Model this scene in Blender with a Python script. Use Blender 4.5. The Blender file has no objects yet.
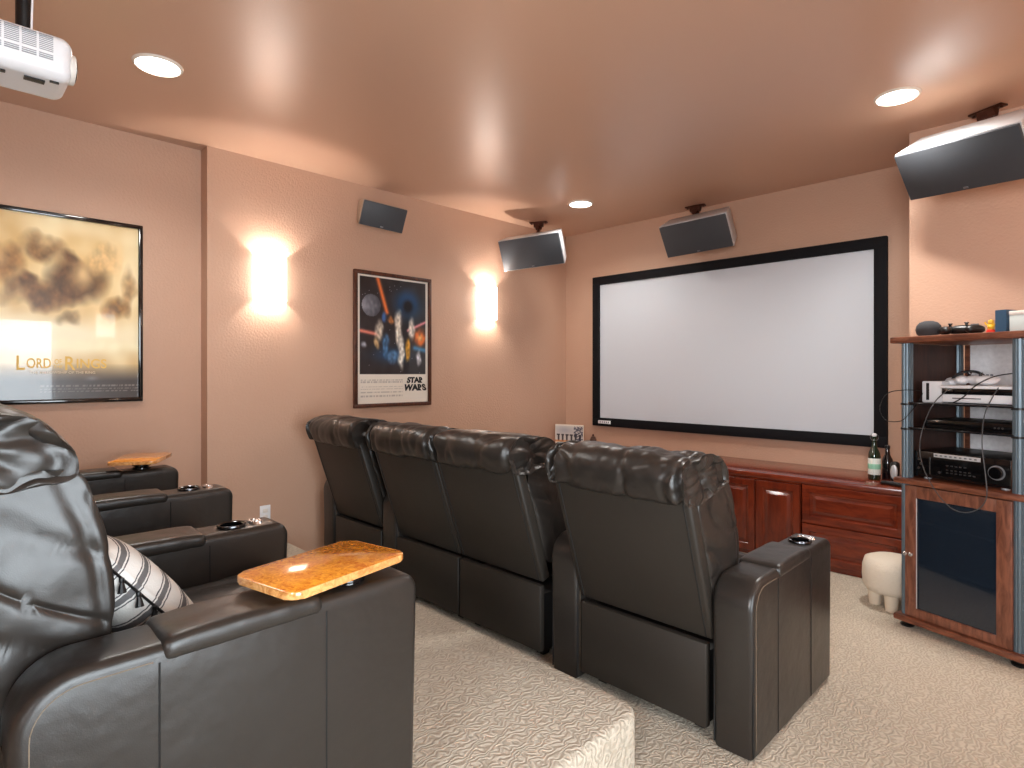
import bpy, bmesh, math, random
from mathutils import Vector, Matrix, noise
random.seed(7)
D = bpy.data
C = bpy.context.scene.collection
PI = math.pi
R = math.radians

# ------------------------------------------------------------------ helpers
def link(o):
    C.objects.link(o)
    return o

def finish(bm, name, mat, smooth=True, angle=35):
    bmesh.ops.recalc_face_normals(bm, faces=bm.faces[:])
    me = D.meshes.new(name)
    bm.to_mesh(me)
    bm.free()
    for p in me.polygons:
        p.use_smooth = smooth
    if smooth:
        me.set_sharp_from_angle(angle=R(angle))
    if mat is not None:
        me.materials.append(mat)
    return me

def obj(name, bm, mat, parent=None, loc=(0, 0, 0), rot=(0, 0, 0), smooth=True, angle=35):
    me = bm if isinstance(bm, bpy.types.Mesh) else finish(bm, name, mat, smooth, angle)
    o = link(D.objects.new(name, me))
    o.parent = parent
    o.location = loc
    o.rotation_euler = rot
    return o

def tag(o, label, cat, group=None):
    o['label'] = label
    o['category'] = cat
    if group:
        o['group'] = group
    return o

def thing(name, label, cat, loc=(0, 0, 0), rz=0, group=None):
    o = link(D.objects.new(name, None))
    o.empty_display_size = .1
    o.location = loc
    o.rotation_euler = (0, 0, rz)
    return tag(o, label, cat, group)

def struct(name, bm, mat, parent=None, **k):
    o = obj(name, bm, mat, parent, **k)
    o['kind'] = 'structure'
    return o

def add(bm, tmp, M=None):
    """merge tmp into bm"""
    if M is not None:
        bmesh.ops.transform(tmp, matrix=M, verts=tmp.verts[:])
    me = D.meshes.new('tmp')
    tmp.to_mesh(me)
    tmp.free()
    bm.from_mesh(me)
    D.meshes.remove(me)
    return bm

def T(x, y, z):
    return Matrix.Translation((x, y, z))

def box(bm, x0, x1, y0, y1, z0, z1, bev=0, seg=2, M=None):
    t = bmesh.new()
    bmesh.ops.create_cube(t, size=1)
    for v in t.verts:
        v.co = Vector(((x0 + x1) / 2 + v.co.x * (x1 - x0), (y0 + y1) / 2 + v.co.y * (y1 - y0), (z0 + z1) / 2 + v.co.z * (z1 - z0)))
    if bev:
        bmesh.ops.bevel(t, geom=t.edges[:], offset=bev, segments=seg, profile=.5, affect='EDGES')
    return add(bm, t, M)

def nbox(*a, **k):
    return box(bmesh.new(), *a, **k)

def prism(bm, pts, x0, x1, bev=0, seg=2, M=None):
    """polygon in the YZ plane pushed along X"""
    t = bmesh.new()
    a = [t.verts.new((x0, p[0], p[1])) for p in pts]
    b = [t.verts.new((x1, p[0], p[1])) for p in pts]
    t.faces.new(a)
    t.faces.new(b[::-1])
    n = len(pts)
    for i in range(n):
        t.faces.new((a[i], b[i], b[(i + 1) % n], a[(i + 1) % n]))
    bmesh.ops.recalc_face_normals(t, faces=t.faces[:])
    if bev:
        cap = [e for e in t.edges if abs(e.verts[0].co.x - e.verts[1].co.x) < 1e-6]
        bmesh.ops.bevel(t, geom=cap, offset=bev, segments=seg, profile=.5, affect='EDGES')
    return add(bm, t, M)

def arc(cx, cy, r, a0, a1, n=6):
    return [(cx + r * math.cos(R(a0 + (a1 - a0) * i / n)), cy + r * math.sin(R(a0 + (a1 - a0) * i / n))) for i in range(n + 1)]

def cyl(bm, r, z0, z1, seg=24, r2=None, M=None, bev=0):
    t = bmesh.new()
    bmesh.ops.create_cone(t, cap_ends=True, segments=seg, radius1=r, radius2=r if r2 is None else r2, depth=z1 - z0)
    bmesh.ops.translate(t, vec=(0, 0, (z0 + z1) / 2), verts=t.verts[:])
    if bev:
        es = [e for e in t.edges if abs(e.verts[0].co.z - e.verts[1].co.z) < 1e-6]
        bmesh.ops.bevel(t, geom=es, offset=bev, segments=2, profile=.5, affect='EDGES')
    return add(bm, t, M)

def lathe(bm, prof, seg=28, M=None, close=False):
    t = bmesh.new()
    rings = []
    for r, z in prof:
        rings.append([t.verts.new((r * math.cos(2 * PI * i / seg), r * math.sin(2 * PI * i / seg), z)) for i in range(seg)])
    n = len(rings)
    for k in range(n if close else n - 1):
        a, b = rings[k], rings[(k + 1) % n]
        for i in range(seg):
            t.faces.new((a[i], a[(i + 1) % seg], b[(i + 1) % seg], b[i]))
    if not close:
        if prof[0][0] > 1e-5:
            t.faces.new(rings[0][::-1])
        if prof[-1][0] > 1e-5:
            t.faces.new(rings[-1])
    bmesh.ops.remove_doubles(t, verts=t.verts[:], dist=1e-5)
    return add(bm, t, M)

def smooth_path(pts, n=6, closed=False):
    pts = [Vector(p) for p in pts]
    m = len(pts)
    out = []
    for i in range(m if closed else m - 1):
        g = (lambda k: pts[k % m]) if closed else (lambda k: pts[max(0, min(m - 1, k))])
        p0, p1, p2, p3 = g(i - 1), g(i), g(i + 1), g(i + 2)
        for j in range(n):
            t = j / n
            out.append(.5 * ((2 * p1) + (p2 - p0) * t + (2 * p0 - 5 * p1 + 4 * p2 - p3) * t * t + (3 * p1 - p0 - 3 * p2 + p3) * t ** 3))
    if not closed:
        out.append(pts[-1])
    return out

def tube(bm, pts, r, seg=6, closed=False):
    pts = [Vector(p) for p in pts]
    n = len(pts)
    rings = []
    up = Vector((.13, .21, .97)).normalized()
    for i, p in enumerate(pts):
        if closed:
            d = pts[(i + 1) % n] - pts[i - 1]
        else:
            d = pts[min(n - 1, i + 1)] - pts[max(0, i - 1)]
        d.normalize()
        a = d.cross(up)
        if a.length < 1e-3:
            a = d.cross(Vector((1, 0, 0)))
        a.normalize()
        b = d.cross(a).normalized()
        rings.append([bm.verts.new(p + a * r * math.cos(2 * PI * k / seg) + b * r * math.sin(2 * PI * k / seg)) for k in range(seg)])
    for i in range(n if closed else n - 1):
        A, B = rings[i], rings[(i + 1) % n]
        for k in range(seg):
            bm.faces.new((A[k], A[(k + 1) % seg], B[(k + 1) % seg], B[k]))
    if not closed:
        bm.faces.new(rings[0][::-1])
        bm.faces.new(rings[-1])
    return bm

def ntube(*a, **k):
    return tube(bmesh.new(), *a, **k)

def soft(size, r, res, f=None):
    """rounded box on a fine lattice, then deformed by f(p, normal) -> p"""
    h = [s / 2 for s in size]
    n = [max(2, int(round(s / res))) for s in size]
    bm = bmesh.new()
    vs = {}
    def vert(key):
        v = vs.get(key)
        if v is None:
            p = Vector([-h[a] + size[a] * key[a] / n[a] for a in range(3)])
            q = Vector([max(-(h[a] - r), min(h[a] - r, p[a])) for a in range(3)])
            d = p - q
            d.normalize()
            p = q + d * r
            if f:
                p = f(p, d)
            v = vs[key] = bm.verts.new(p)
        return v
    for a in range(3):
        b, c = (a + 1) % 3, (a + 2) % 3
        for s in (0, n[a]):
            for i in range(n[b]):
                for j in range(n[c]):
                    ks = []
                    for di, dj in ((0, 0), (1, 0), (1, 1), (0, 1)):
                        k = [0, 0, 0]
                        k[a], k[b], k[c] = s, i + di, j + dj
                        ks.append(vert(tuple(k)))
                    bm.faces.new(ks)
    return bm

def crease(p):
    """thin valleys, 0..1"""
    return max(0, 1 - abs(noise.noise(p)) * 3.6) ** 2

def from_mesh(me):
    bm = bmesh.new()
    bm.from_mesh(me)
    return bm

def text_mesh(s, size, offset=0.0, extrude=.0005, shear=0, align='LEFT', spacing=1.0):
    cu = D.curves.new('lettering', 'FONT')
    cu.body = s
    cu.size = size
    cu.offset = offset
    cu.extrude = extrude
    cu.shear = shear
    cu.align_x = align
    cu.space_character = spacing
    o = D.objects.new('lettering', cu)
    C.objects.link(o)
    dg = bpy.context.evaluated_depsgraph_get()
    me = D.meshes.new_from_object(o.evaluated_get(dg))
    D.objects.remove(o)
    bm = bmesh.new()
    bm.from_mesh(me)
    D.meshes.remove(me)
    return bm

# ------------------------------------------------------------------ materials
def s2l(c):
    return tuple(((x / 255) / 12.92 if x / 255 <= .04045 else ((x / 255 + .055) / 1.055) ** 2.4) for x in c)

def mat(name, rgb=(200, 200, 200), rough=.5, metal=0, spec=.5, bump=None, vary=None, coat=0, coat_rough=.05, emit=None, lin=None):
    m = D.materials.new(name)
    m.use_nodes = True
    nt = m.node_tree
    b = nt.nodes['Principled BSDF']
    col = (*(lin or s2l(rgb)), 1)
    b.inputs['Base Color'].default_value = col
    b.inputs['Roughness'].default_value = rough
    b.inputs['Metallic'].default_value = metal
    b.inputs['Specular IOR Level'].default_value = spec
    b.inputs['Coat Weight'].default_value = coat
    b.inputs['Coat Roughness'].default_value = coat_rough
    if emit:
        b.inputs['Emission Color'].default_value = (*emit[0], 1)
        b.inputs['Emission Strength'].default_value = emit[1]
    tc = nt.nodes.new('ShaderNodeTexCoord')
    if vary:      # (scale, amount)  slow tone variation
        nz = nt.nodes.new('ShaderNodeTexNoise')
        nz.inputs['Scale'].default_value = vary[0]
        nz.inputs['Detail'].default_value = 4
        nt.links.new(tc.outputs['Object'], nz.inputs['Vector'])
        rp = nt.nodes.new('ShaderNodeMapRange')
        rp.inputs['From Min'].default_value = .3
        rp.inputs['From Max'].default_value = .7
        rp.inputs['To Min'].default_value = 1 - vary[1]
        rp.inputs['To Max'].default_value = 1 + vary[1]
        nt.links.new(nz.outputs['Fac'], rp.inputs['Value'])
        mx = nt.nodes.new('ShaderNodeVectorMath')
        mx.operation = 'SCALE'
        mx.inputs[0].default_value = col[:3]
        nt.links.new(rp.outputs['Result'], mx.inputs['Scale'])
        nt.links.new(mx.outputs['Vector'], b.inputs['Base Color'])
    if bump:      # list of (scale, strength, distance)
        last = None
        for sc, st, di in bump:
            nz = nt.nodes.new('ShaderNodeTexNoise')
            nz.inputs['Scale'].default_value = sc
            nz.inputs['Detail'].default_value = 3
            nt.links.new(tc.outputs['Object'], nz.inputs['Vector'])
            bp = nt.nodes.new('ShaderNodeBump')
            bp.inputs['Strength'].default_value = st
            bp.inputs['Distance'].default_value = di
            nt.links.new(nz.outputs['Fac'], bp.inputs['Height'])
            if last:
                nt.links.new(last.outputs['Normal'], bp.inputs['Normal'])
            last = bp
        nt.links.new(last.outputs['Normal'], b.inputs['Normal'])
    return m

def wood(name, dark, light, rough, scale, stretch, coat=0, burl=False):
    m = mat(name, light, rough, coat=coat)
    nt = m.node_tree
    b = nt.nodes['Principled BSDF']
    tc = nt.nodes.new('ShaderNodeTexCoord')
    mp = nt.nodes.new('ShaderNodeMapping')
    mp.inputs['Scale'].default_value = stretch
    nt.links.new(tc.outputs['Object'], mp.inputs['Vector'])
    nz = nt.nodes.new('ShaderNodeTexNoise')
    nz.inputs['Scale'].default_value = scale
    nz.inputs['Detail'].default_value = 6 if burl else 5
    nz.inputs['Roughness'].default_value = .7 if burl else .6
    nz.inputs['Distortion'].default_value = 1.5 if burl else .6
    nt.links.new(mp.outputs['Vector'], nz.inputs['Vector'])
    cr = nt.nodes.new('ShaderNodeValToRGB')
    cr.color_ramp.elements[0].position = .36
    cr.color_ramp.elements[0].color = (*s2l(dark), 1)
    cr.color_ramp.elements[1].position = .62
    cr.color_ramp.elements[1].color = (*s2l(light), 1)
    nt.links.new(nz.outputs['Fac'], cr.inputs['Fac'])
    nt.links.new(cr.outputs['Color'], b.inputs['Base Color'])
    return m

WALLC = (195, 157, 133)
M_wall = mat('wall_paint', WALLC, .55, bump=[(70, .5, .005), (220, .25, .002)])
M_ceil = mat('ceiling_paint', (201, 161, 135), .33, spec=1.0, bump=[(80, .12, .003), (260, .06, .002)])
M_leather = mat('dark_leather', rough=.34, spec=.55, lin=(.021, .0172, .0145), bump=[(7, .25, .02), (420, .12, .002)])
M_leather_panel = mat('dark_leather_panel', rough=.5, spec=.45, lin=(.022, .0175, .0135), bump=[(5, .15, .015), (500, .1, .001)])
M_black = mat('black_plastic', (14, 14, 15), .4)
M_blackgloss = mat('gloss_black', (10, 10, 12), .12)
M_dark = mat('dark_frame', (10, 9, 8), .7)
M_stitch = mat('stitch_thread', (120, 104, 86), .7)
M_chrome = mat('chrome', (235, 235, 236), .26, metal=1)
M_steel = mat('steel', (150, 150, 155), .3, metal=1)
M_bronze = mat('bronze_bracket', (70, 34, 20), .35, metal=.6)
M_white = mat('white_plastic', (236, 236, 238), .35)
M_offw = mat('offwhite_plastic', (226, 220, 212), .45)
M_grey = mat('grey_plastic', (120, 122, 126), .5)
M_slot = mat('vent_grey', (150, 152, 156), .6)
M_cherry = wood('cherry_wood', (92, 30, 13), (126, 48, 22), .25, 5, (1, 5, 5), coat=.4)
M_cherry_v = wood('cherry_wood_upright', (88, 28, 12), (122, 46, 20), .28, 5, (5, 5, 1), coat=.3)
M_walnut = wood('walnut_wood', (86, 44, 28), (134, 80, 56), .4, 9, (1, 5, 5))
M_walnut_v = wood('walnut_wood_upright', (96, 54, 38), (140, 88, 66), .4, 9, (5, 5, 1))
M_walnut_d = wood('dark_walnut_board', (44, 24, 18), (68, 38, 28), .5, 8, (5, 5, 1))
M_burl = wood('burl_wood', (206, 104, 18), (255, 178, 56), .12, 48, (1, 1, 1), coat=.4, burl=True)
M_burl_edge = wood('burl_wood_edge', (190, 120, 60), (236, 178, 110), .2, 40, (1, 1, 1), coat=1, burl=True)
M_post = mat('blue_grey_aluminium', (98, 114, 124), .38, metal=.35)
M_trim = mat('light_trim', (236, 224, 210), .5)
M_screen = mat('screen_fabric', (202, 207, 214), .85, spec=.2)
M_velvet = mat('black_velvet', (12, 12, 16), .8, spec=.25)
M_grille = mat('speaker_grille', (58, 61, 66), .55, bump=[(900, .2, .001)])
M_silver = mat('silver_cabinet', (205, 206, 208), .3, metal=.35)
M_sidewood = mat('speaker_side', (176, 150, 128), .45)
M_boucle = mat('cream_boucle', (226, 214, 196), .95, spec=.1, bump=[(160, .9, .006)])
M_stoolleg = mat('pale_wood_leg', (222, 206, 184), .7)
M_bottle = mat('green_bottle_glass', (16, 40, 26), .06, coat=1)
M_label = mat('green_label', (150, 206, 176), .5)
M_labelw = mat('white_label', (232, 236, 226), .5)
M_blue = mat('blue_cloth', (42, 74, 100), .6)
M_paper = mat('paper', (232, 224, 206), .8)
M_red = mat('red_plastic', (206, 44, 26), .4)
M_yellow = mat('yellow_plastic', (240, 186, 50), .4)
M_bright = mat('speckled_white_board', (244, 242, 243), .6, vary=(45, .08))
M_glass = D.materials.new('clear_glass')
M_glass.use_nodes = True
_nt = M_glass.node_tree
_nt.nodes.remove(_nt.nodes['Principled BSDF'])
_tr = _nt.nodes.new('ShaderNodeBsdfTransparent')
_gl = _nt.nodes.new('ShaderNodeBsdfGlossy')
_gl.inputs['Roughness'].default_value = .03
_fr = _nt.nodes.new('ShaderNodeFresnel')
_fr.inputs['IOR'].default_value = 1.5
_mx = _nt.nodes.new('ShaderNodeMixShader')
_nt.links.new(_fr.outputs['Fac'], _mx.inputs['Fac'])
_nt.links.new(_tr.outputs['BSDF'], _mx.inputs[1])
_nt.links.new(_gl.outputs['BSDF'], _mx.inputs[2])
_nt.links.new(_mx.outputs['Shader'], _nt.nodes['Material Output'].inputs['Surface'])
M_smoke = mat('smoked_glass', (26, 36, 48), .05, spec=.7)
M_shade = mat('sconce_glass', (250, 244, 236), .4, emit=((1, .95, .88), 10))
M_lamp = mat('downlight_lens', (255, 255, 255), .4, emit=((1, .95, .88), 10))

def carpet():
    m = mat('cream_carpet', (206, 192, 172), .95, spec=.1)
    nt = m.node_tree
    b = nt.nodes['Principled BSDF']
    tc = nt.nodes.new('ShaderNodeTexCoord')
    nz = nt.nodes.new('ShaderNodeTexNoise')
    nz.inputs['Scale'].default_value = 14
    nz.inputs['Detail'].default_value = 1
    nt.links.new(tc.outputs['Object'], nz.inputs['Vector'])
    wv = nt.nodes.new('ShaderNodeTexWave')
    wv.inputs['Scale'].default_value = 17
    wv.inputs['Distortion'].default_value = 14
    wv.inputs['Detail'].default_value = 1.2
    wv.inputs['Detail Scale'].default_value = 1.6
    nt.links.new(tc.outputs['Object'], wv.inputs['Vector'])
    n2 = nt.nodes.new('ShaderNodeTexNoise')
    n2.inputs['Scale'].default_value = 420
    nt.links.new(tc.outputs['Object'], n2.inputs['Vector'])
    mx = nt.nodes.new('ShaderNodeMix')
    mx.data_type = 'RGBA'
    mx.inputs['A'].default_value = (*s2l((184, 173, 156)), 1)
    mx.inputs['B'].default_value = (*s2l((206, 196, 179)), 1)
    nt.links.new(wv.outputs['Fac'], mx.inputs['Factor'])
    nt.links.new(mx.outputs['Result'], b.inputs['Base Color'])
    b1 = nt.nodes.new('ShaderNodeBump')
    b1.inputs['Strength'].default_value = .6
    b1.inputs['Distance'].default_value = .005
    nt.links.new(wv.outputs['Fac'], b1.inputs['Height'])
    b2 = nt.nodes.new('ShaderNodeBump')
    b2.inputs['Strength'].default_value = .5
    b2.inputs['Distance'].default_value = .004
    nt.links.new(n2.outputs['Fac'], b2.inputs['Height'])
    nt.links.new(b1.outputs['Normal'], b2.inputs['Normal'])
    nt.links.new(b2.outputs['Normal'], b.inputs['Normal'])
    return m
M_carpet = carpet()

def painted(name, rough=.6, coat=0):
    """material that shows the artwork stored on the mesh"""
    m = mat(name, rough=rough, coat=coat, coat_rough=.02)
    at = m.node_tree.nodes.new('ShaderNodeAttribute')
    at.attribute_name = 'artwork'
    m.node_tree.links.new(at.outputs['Color'], m.node_tree.nodes['Principled BSDF'].inputs['Base Color'])
    return m

def canvas(name, w, h, nx, ny, fn, m, parent, loc, rot=(0, 0, 0)):
    """picture sheet in its local XZ plane facing -Y"""
    bm = bmesh.new()
    g = [[bm.verts.new((-w / 2 + w * i / nx, 0, -h / 2 + h * j / ny)) for i in range(nx + 1)] for j in range(ny + 1)]
    for j in range(ny):
        for i in range(nx):
            bm.faces.new((g[j][i], g[j][i + 1], g[j + 1][i + 1], g[j + 1][i]))
    me = D.meshes.new(name)
    bm.to_mesh(me)
    bm.free()
    at = me.color_attributes.new('artwork', 'FLOAT_COLOR', 'POINT')
    for v in me.vertices:
        c = fn(v.co.x / w + .5, v.co.z / h + .5)
        at.data[v.index].color = (*s2l([max(0, min(255, x)) for x in c]), 1)
    me.materials.append(m)
    return obj(name, me, None, parent, loc, rot)

# ------------------------------------------------------------------ room
XL, YF, H = -4.012, 4.80, 2.75
XR, YB = 1.30, -1.35
YN, XN = 4.20, -.817         # projecting wall to the right of the screen
ZP = .19                     # platform height
struct('floor', nbox(-4.35, 1.6, -1.6, 5.1, -.15, 0), M_carpet, smooth=False)
struct('ceiling', nbox(-4.35, 1.6, -1.6, 5.1, H, H + .12), M_ceil, smooth=False)
bm = nbox(XL - .3, XL, 1.255, 5.1, 0, H)
struct('wall_left', bm, M_wall, smooth=False)
struct('wall_left_rear', nbox(XL - .3, XL - .12, -1.6, 1.255, 0, H), M_wall, smooth=False)
struct('wall_front', nbox(XL, XN, YF, YF + .3, 0, H), M_wall, smooth=False)
struct('wall_front_right', nbox(XN, 1.6, YN, YF + .3, 0, H), M_wall, smooth=False)
WX0, WX1, WZ0, WZ1 = -.25, 1.1, .95, 2.15  # opening for a guessed, unseen rear window, added to brighten the front right
bm = bmesh.new()
for a in ((XL - .3, WX0, 0, H), (WX1, 1.6, 0, H), (WX0, WX1, 0, WZ0), (WX0, WX1, WZ1, H)):
    box(bm, a[0], a[1], YB - .25, YB, a[2], a[3])
struct('wall_rear', bm, M_wall, smooth=False)
bm = bmesh.new()
for a in ((WX0, WX0 + .06, WZ0, WZ1), (WX1 - .06, WX1, WZ0, WZ1), (WX0, WX1, WZ0, WZ0 + .06), (WX0, WX1, WZ1 - .06, WZ1), ((WX0 + WX1) / 2 - .03, (WX0 + WX1) / 2 + .03, WZ0, WZ1)):
    box(bm, a[0], a[1], YB - .12, YB - .05, a[2], a[3])
win = struct('added_window_1', bm, M_white, smooth=False)
struct('added_window_pane', nbox(WX0 + .05, WX1 - .05, YB - .09, YB - .085, WZ0 + .05, WZ1 - .05), M_glass, win, smooth=False)
bm = bmesh.new()             # right wall with a doorway to daylight
DY0, DY1, DZ = -.75, 1.25, 2.06
box(bm, XR, XR + .15, YB, DY0, 0, H)
box(bm, XR, XR + .15, DY1, YN, 0, H)
box(bm, XR, XR + .15, DY0, DY1, DZ, H)
struct('wall_right', bm, M_wall, smooth=False)
bm = bmesh.new()
for a in ((XR + .03, XR + .1, DY0, DY0 + .09, 0, DZ), (XR + .03, XR + .1, DY1 - .09, DY1, 0, DZ), (XR + .03, XR + .1, DY0, DY1, DZ - .09, DZ), (XR + .03, XR + .1, DY0, DY1, 0, .12), (XR + .03, XR + .1, .20, .30, 0, DZ)):
    box(bm, *a)
door = struct('door_1', bm, M_white, smooth=False)
struct('door_pane', nbox(XR + .06, XR + .066, DY0 + .09, DY1 - .09, .12, DZ - .09), M_glass, door, smooth=False)

# carpeted platform for the rear row, front right corner rounded
bm = bmesh.new()
t = bmesh.new()
PX, PY = -1.075, 1.685
out = [(XL - .11, YB + .01), (PX, YB + .01)] + arc(PX - .07, PY - .07, .07, 0, 90, 6) + [(XL + .002, PY), (XL + .002, 1.25), (XL - .11, 1.25)]
lo = [t.verts.new((x, y, .0)) for x, y in out]
hi = [t.verts.new((x, y, ZP)) for x, y in out]
t.faces.new(hi)
n = len(out)
for i in range(n):
    t.faces.new((lo[i], lo[(i + 1) % n], hi[(i + 1) % n], hi[i]))
bmesh.ops.recalc_face_normals(t, faces=t.faces[:])
es = [e for e in t.edges if e.verts[0].co.z > .1 and e.verts[1].co.z > .1]
bmesh.ops.bevel(t, geom=es, offset=.022, segments=4, profile=.5, affect='EDGES')
add(bm, t)
struct('floor_platform', bm, M_carpet, angle=50)

# ------------------------------------------------------------------ recliners
PIV = Vector((0, .03, .355))          # where the tilted back starts
TILT = math.atan2(.175, .53)
MT = T(*PIV) @ Matrix.Rotation(TILT, 4, 'X')   # back frame: x across, y forward, z up the back
SW = .575

def leather_noise(p, seed, amp):
    q = p * 1.0 + Vector((seed * 7.3, seed * 3.1, seed * 1.7))
    return amp * noise.noise(q * 9) + amp * .5 * noise.noise(q * 21)

def swept(profile, w, res, inset, disp):
    """closed (n, s) outline swept across x with blunt rounded ends, then pushed along its normals by disp"""
    loop = smooth_path([(0, n, z) for n, z in profile], 12, closed=True)
    # even spacing along the outline
    L = [0]
    for i in range(len(loop)):
        L.append(L[-1] + (loop[(i + 1) % len(loop)] - loop[i]).length)
    m = max(24, int(L[-1] / res))
    out, j = [], 0
    for i in range(m):
        d = L[-1] * i / m
        while L[j + 1] < d:
            j += 1
        f = (d - L[j]) / max(1e-9, L[j + 1] - L[j])
        out.append(loop[j].lerp(loop[(j + 1) % len(loop)], f))
    cen = sum(out, Vector()) / m
    k = max(10, int(w / res))
    st = []                                   # (x, how far the outline is drawn in)
    r = inset
    for i in range(7):                        # rounded end
        a = PI / 2 * i / 6
        st.append((-w / 2 + r * (1 - math.sin(a)) * .55, r * (1 - math.cos(PI / 2 - a))))
    st = sorted(set((round(x, 5), round(d, 5)) for x, d in st))
    mid = [(-w / 2 + r * .55 + (w - 1.1 * r) * i / k, 0) for i in range(1, k)]
    ends = [(-x, d) for x, d in st][::-1]
    st = st + mid + ends
    bm = bmesh.new()
    rings = []
    def ring(x, d, sc=1):
        rr = []
        for q in out:
            v = q - cen
            l = v.length
            v = v * (max(.05, (l - d)) / l) * sc
            rr.append(bm.verts.new((x, cen.y + v.y, cen.z + v.z)))
        rings.append(rr)
    n0 = max(8, int(.13 / res))
    for i in range(1, n0):
        ring(st[0][0] - .006 * (1 - (i / n0) ** 2), st[0][1], i / n0)
    for x, d in st:
        ring(x, d)
    for i in range(n0 - 1, 0, -1):
        ring(st[-1][0] + .006 * (1 - (i / n0) ** 2), st[-1][1], i / n0)
    for A, B in zip(rings, rings[1:]):
        for i in range(m):
            bm.faces.new((A[i], A[(i + 1) % m], B[(i + 1) % m], B[i]))
    bm.faces.new(rings[0])
    bm.faces.new(rings[-1])
    bmesh.ops.recalc_face_normals(bm, faces=bm.faces[:])
    bm.normal_update()
    moves = [(v, v.normal * disp(v.co, v.normal)) for v in bm.verts]
    for v, d in moves:
        v.co += d
    for _ in range(3):
        bmesh.ops.smooth_vert(bm, verts=bm.verts[:], factor=.5, use_axis_x=True, use_axis_y=True, use_axis_z=True)
    bmesh.ops.transform(bm, matrix=MT, verts=bm.verts[:])
    return bm

BACK = [(.052, .10), (.050, .30), (.050, .48), (.09, .515), (.18, .520), (.280, .500), (.304, .43), (.304, .32), (.288, .20), (.250, .10), (.200, .055), (.13, .05), (.075, .055)]
HEAD = [(-.018, .530), (-.034, .575), (-.026, .640), (.010, .676), (.060, .684), (.12, .668), (.19, .640), (.255, .600), (.288, .550), (.294, .500), (.27, .475), (.15, .485), (.05, .500)]

def back_cushion_mesh(seed, res):
    w = SW - .012
    def disp(p, n):
        k = abs(n.x)
        d = leather_noise(p, seed, .004)
        d -= .009 * k * crease(Vector((seed + .37, p.y * 4, p.z * 9 + p.y * 8 + .5 * math.sin(p.z * 8 + seed))))
        d -= .007 * (1 - k) * crease(Vector((p.x * 2.0 + seed, seed * 2.0, p.z * 8 + .9 * math.sin(p.x * 7 + seed))))
        d -= .007 * k * math.exp(-((p.y - .215 - .06 * math.sin(p.z * 5)) / .008) ** 2)
        d += .010 * k * math.exp(-((p.z - .28) / .2) ** 2)
        return d
    return swept(BACK, w, res, .050, disp)

def head_roll_mesh(seed, res):
    w = SW - .004
    def disp(p, n):
        u = p.x / (w / 2)
        edge = .40 + .60 * abs(u) ** 1.5
        d = leather_noise(p, seed, .006)
        d -= .016 * edge * crease(Vector((p.x * 8 + 1.6 * math.sin(p.y * 9 + seed) * u, p.y * 2.2 + seed, p.z * 2.2)))
        d -= .009 * edge * crease(Vector((p.x * 17 - 1.2 * p.z * 8 * u, p.y * 3, seed * 2.1)))
        d -= .003 * crease(Vector((p.x * 34 + 3 * noise.noise(p * 11), p.y * 5, p.z * 5 + seed)))
        d -= .009 * math.exp(-((p.x - .05 + .012 * math.sin(p.y * 20)) / .009) ** 2)
        if abs(n.x) > .5:
            a = math.atan2(p.z - .58, p.y - .13)
            h_ = math.hypot(p.z - .58, p.y - .10)
            d += .0035 * math.sin(a * 9 + 3 * noise.noise(p * 8) + seed) * min(1, h_ / .10)
            d -= .010 * crease(Vector((p.y * 6 + p.z * 7, p.z * 12 - p.y * 5, seed * 1.9)))
        return d
    return swept(HEAD, w, res, .045, disp)

def shell_mesh():
    bm = nbox(-SW / 2 + .002, SW / 2 - .002, 0, .055, .0, .555, bev=.012, seg=3)
    bmesh.ops.transform(bm, matrix=MT, verts=bm.verts[:])
    return bm

def shell_piping(sd):
    x = sd * (SW / 2 - .026)
    bm = ntube([(x, -.0005, .008), (x, -.0005, .545)], .0022, 5)
    bmesh.ops.transform(bm, matrix=MT, verts=bm.verts[:])
    return bm

def seat_cushion_mesh(seed):
    w, l, hh = SW - .012, .56, .17
    def f(p, n):
        u, v = p.x / (w / 2), p.y / (l / 2)
        q = p.copy()
        if n.z > 0:
            q.z += .03 * (1 - u ** 4) * (1 - v ** 4) * n.z
            q.z -= .012 * math.exp(-((p.y - .12) / .012) ** 2)
        return q + n * (leather_noise(p, seed, .005) - .005 * max(0, n.z) * crease(Vector((p.x * 6, p.y * 9, seed))))
    bm = soft((w, l, hh), .06, .016, f)
    bmesh.ops.translate(bm, vec=(0, .50, .375), verts=bm.verts[:])
    return bm

def footrest_mesh(seed):
    def f(p, n):
        return p + n * leather_noise(p, seed, .004)
    bm = soft((SW - .012, .07, .30), .03, .02, f)
    bmesh.ops.translate(bm, vec=(0, .745, .175), verts=bm.verts[:])
    return bm

def lower_panel_mesh():
    bm = nbox(-SW / 2 + .006, SW / 2 - .006, .012, .045, .045, .345, bev=.008, seg=2)
    return bm

def base_mesh():
    bm = nbox(-SW / 2 + .03, SW / 2 - .03, .05, .70, .025, .29, bev=.01)
    for sx in (-1, 1):
        for y in (.10, .65):
            box(bm, sx * .22 - .02, sx * .22 + .02, y - .02, y + .02, 0, .03)
    return bm

AW, AL, AH = .145, .805, .60
CUP_Y = .640
def arm_profile(y0=0., y1=AL, z0=.006, z1=AH):
    return [(y0 + .012, z0)] + [(y1 - .012, z0)] + arc(y1 - .045, z1 - .045, .045, 0, 90, 6) + arc(y0 + .10, z1 - .10, .10, 90, 180, 9)

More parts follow.
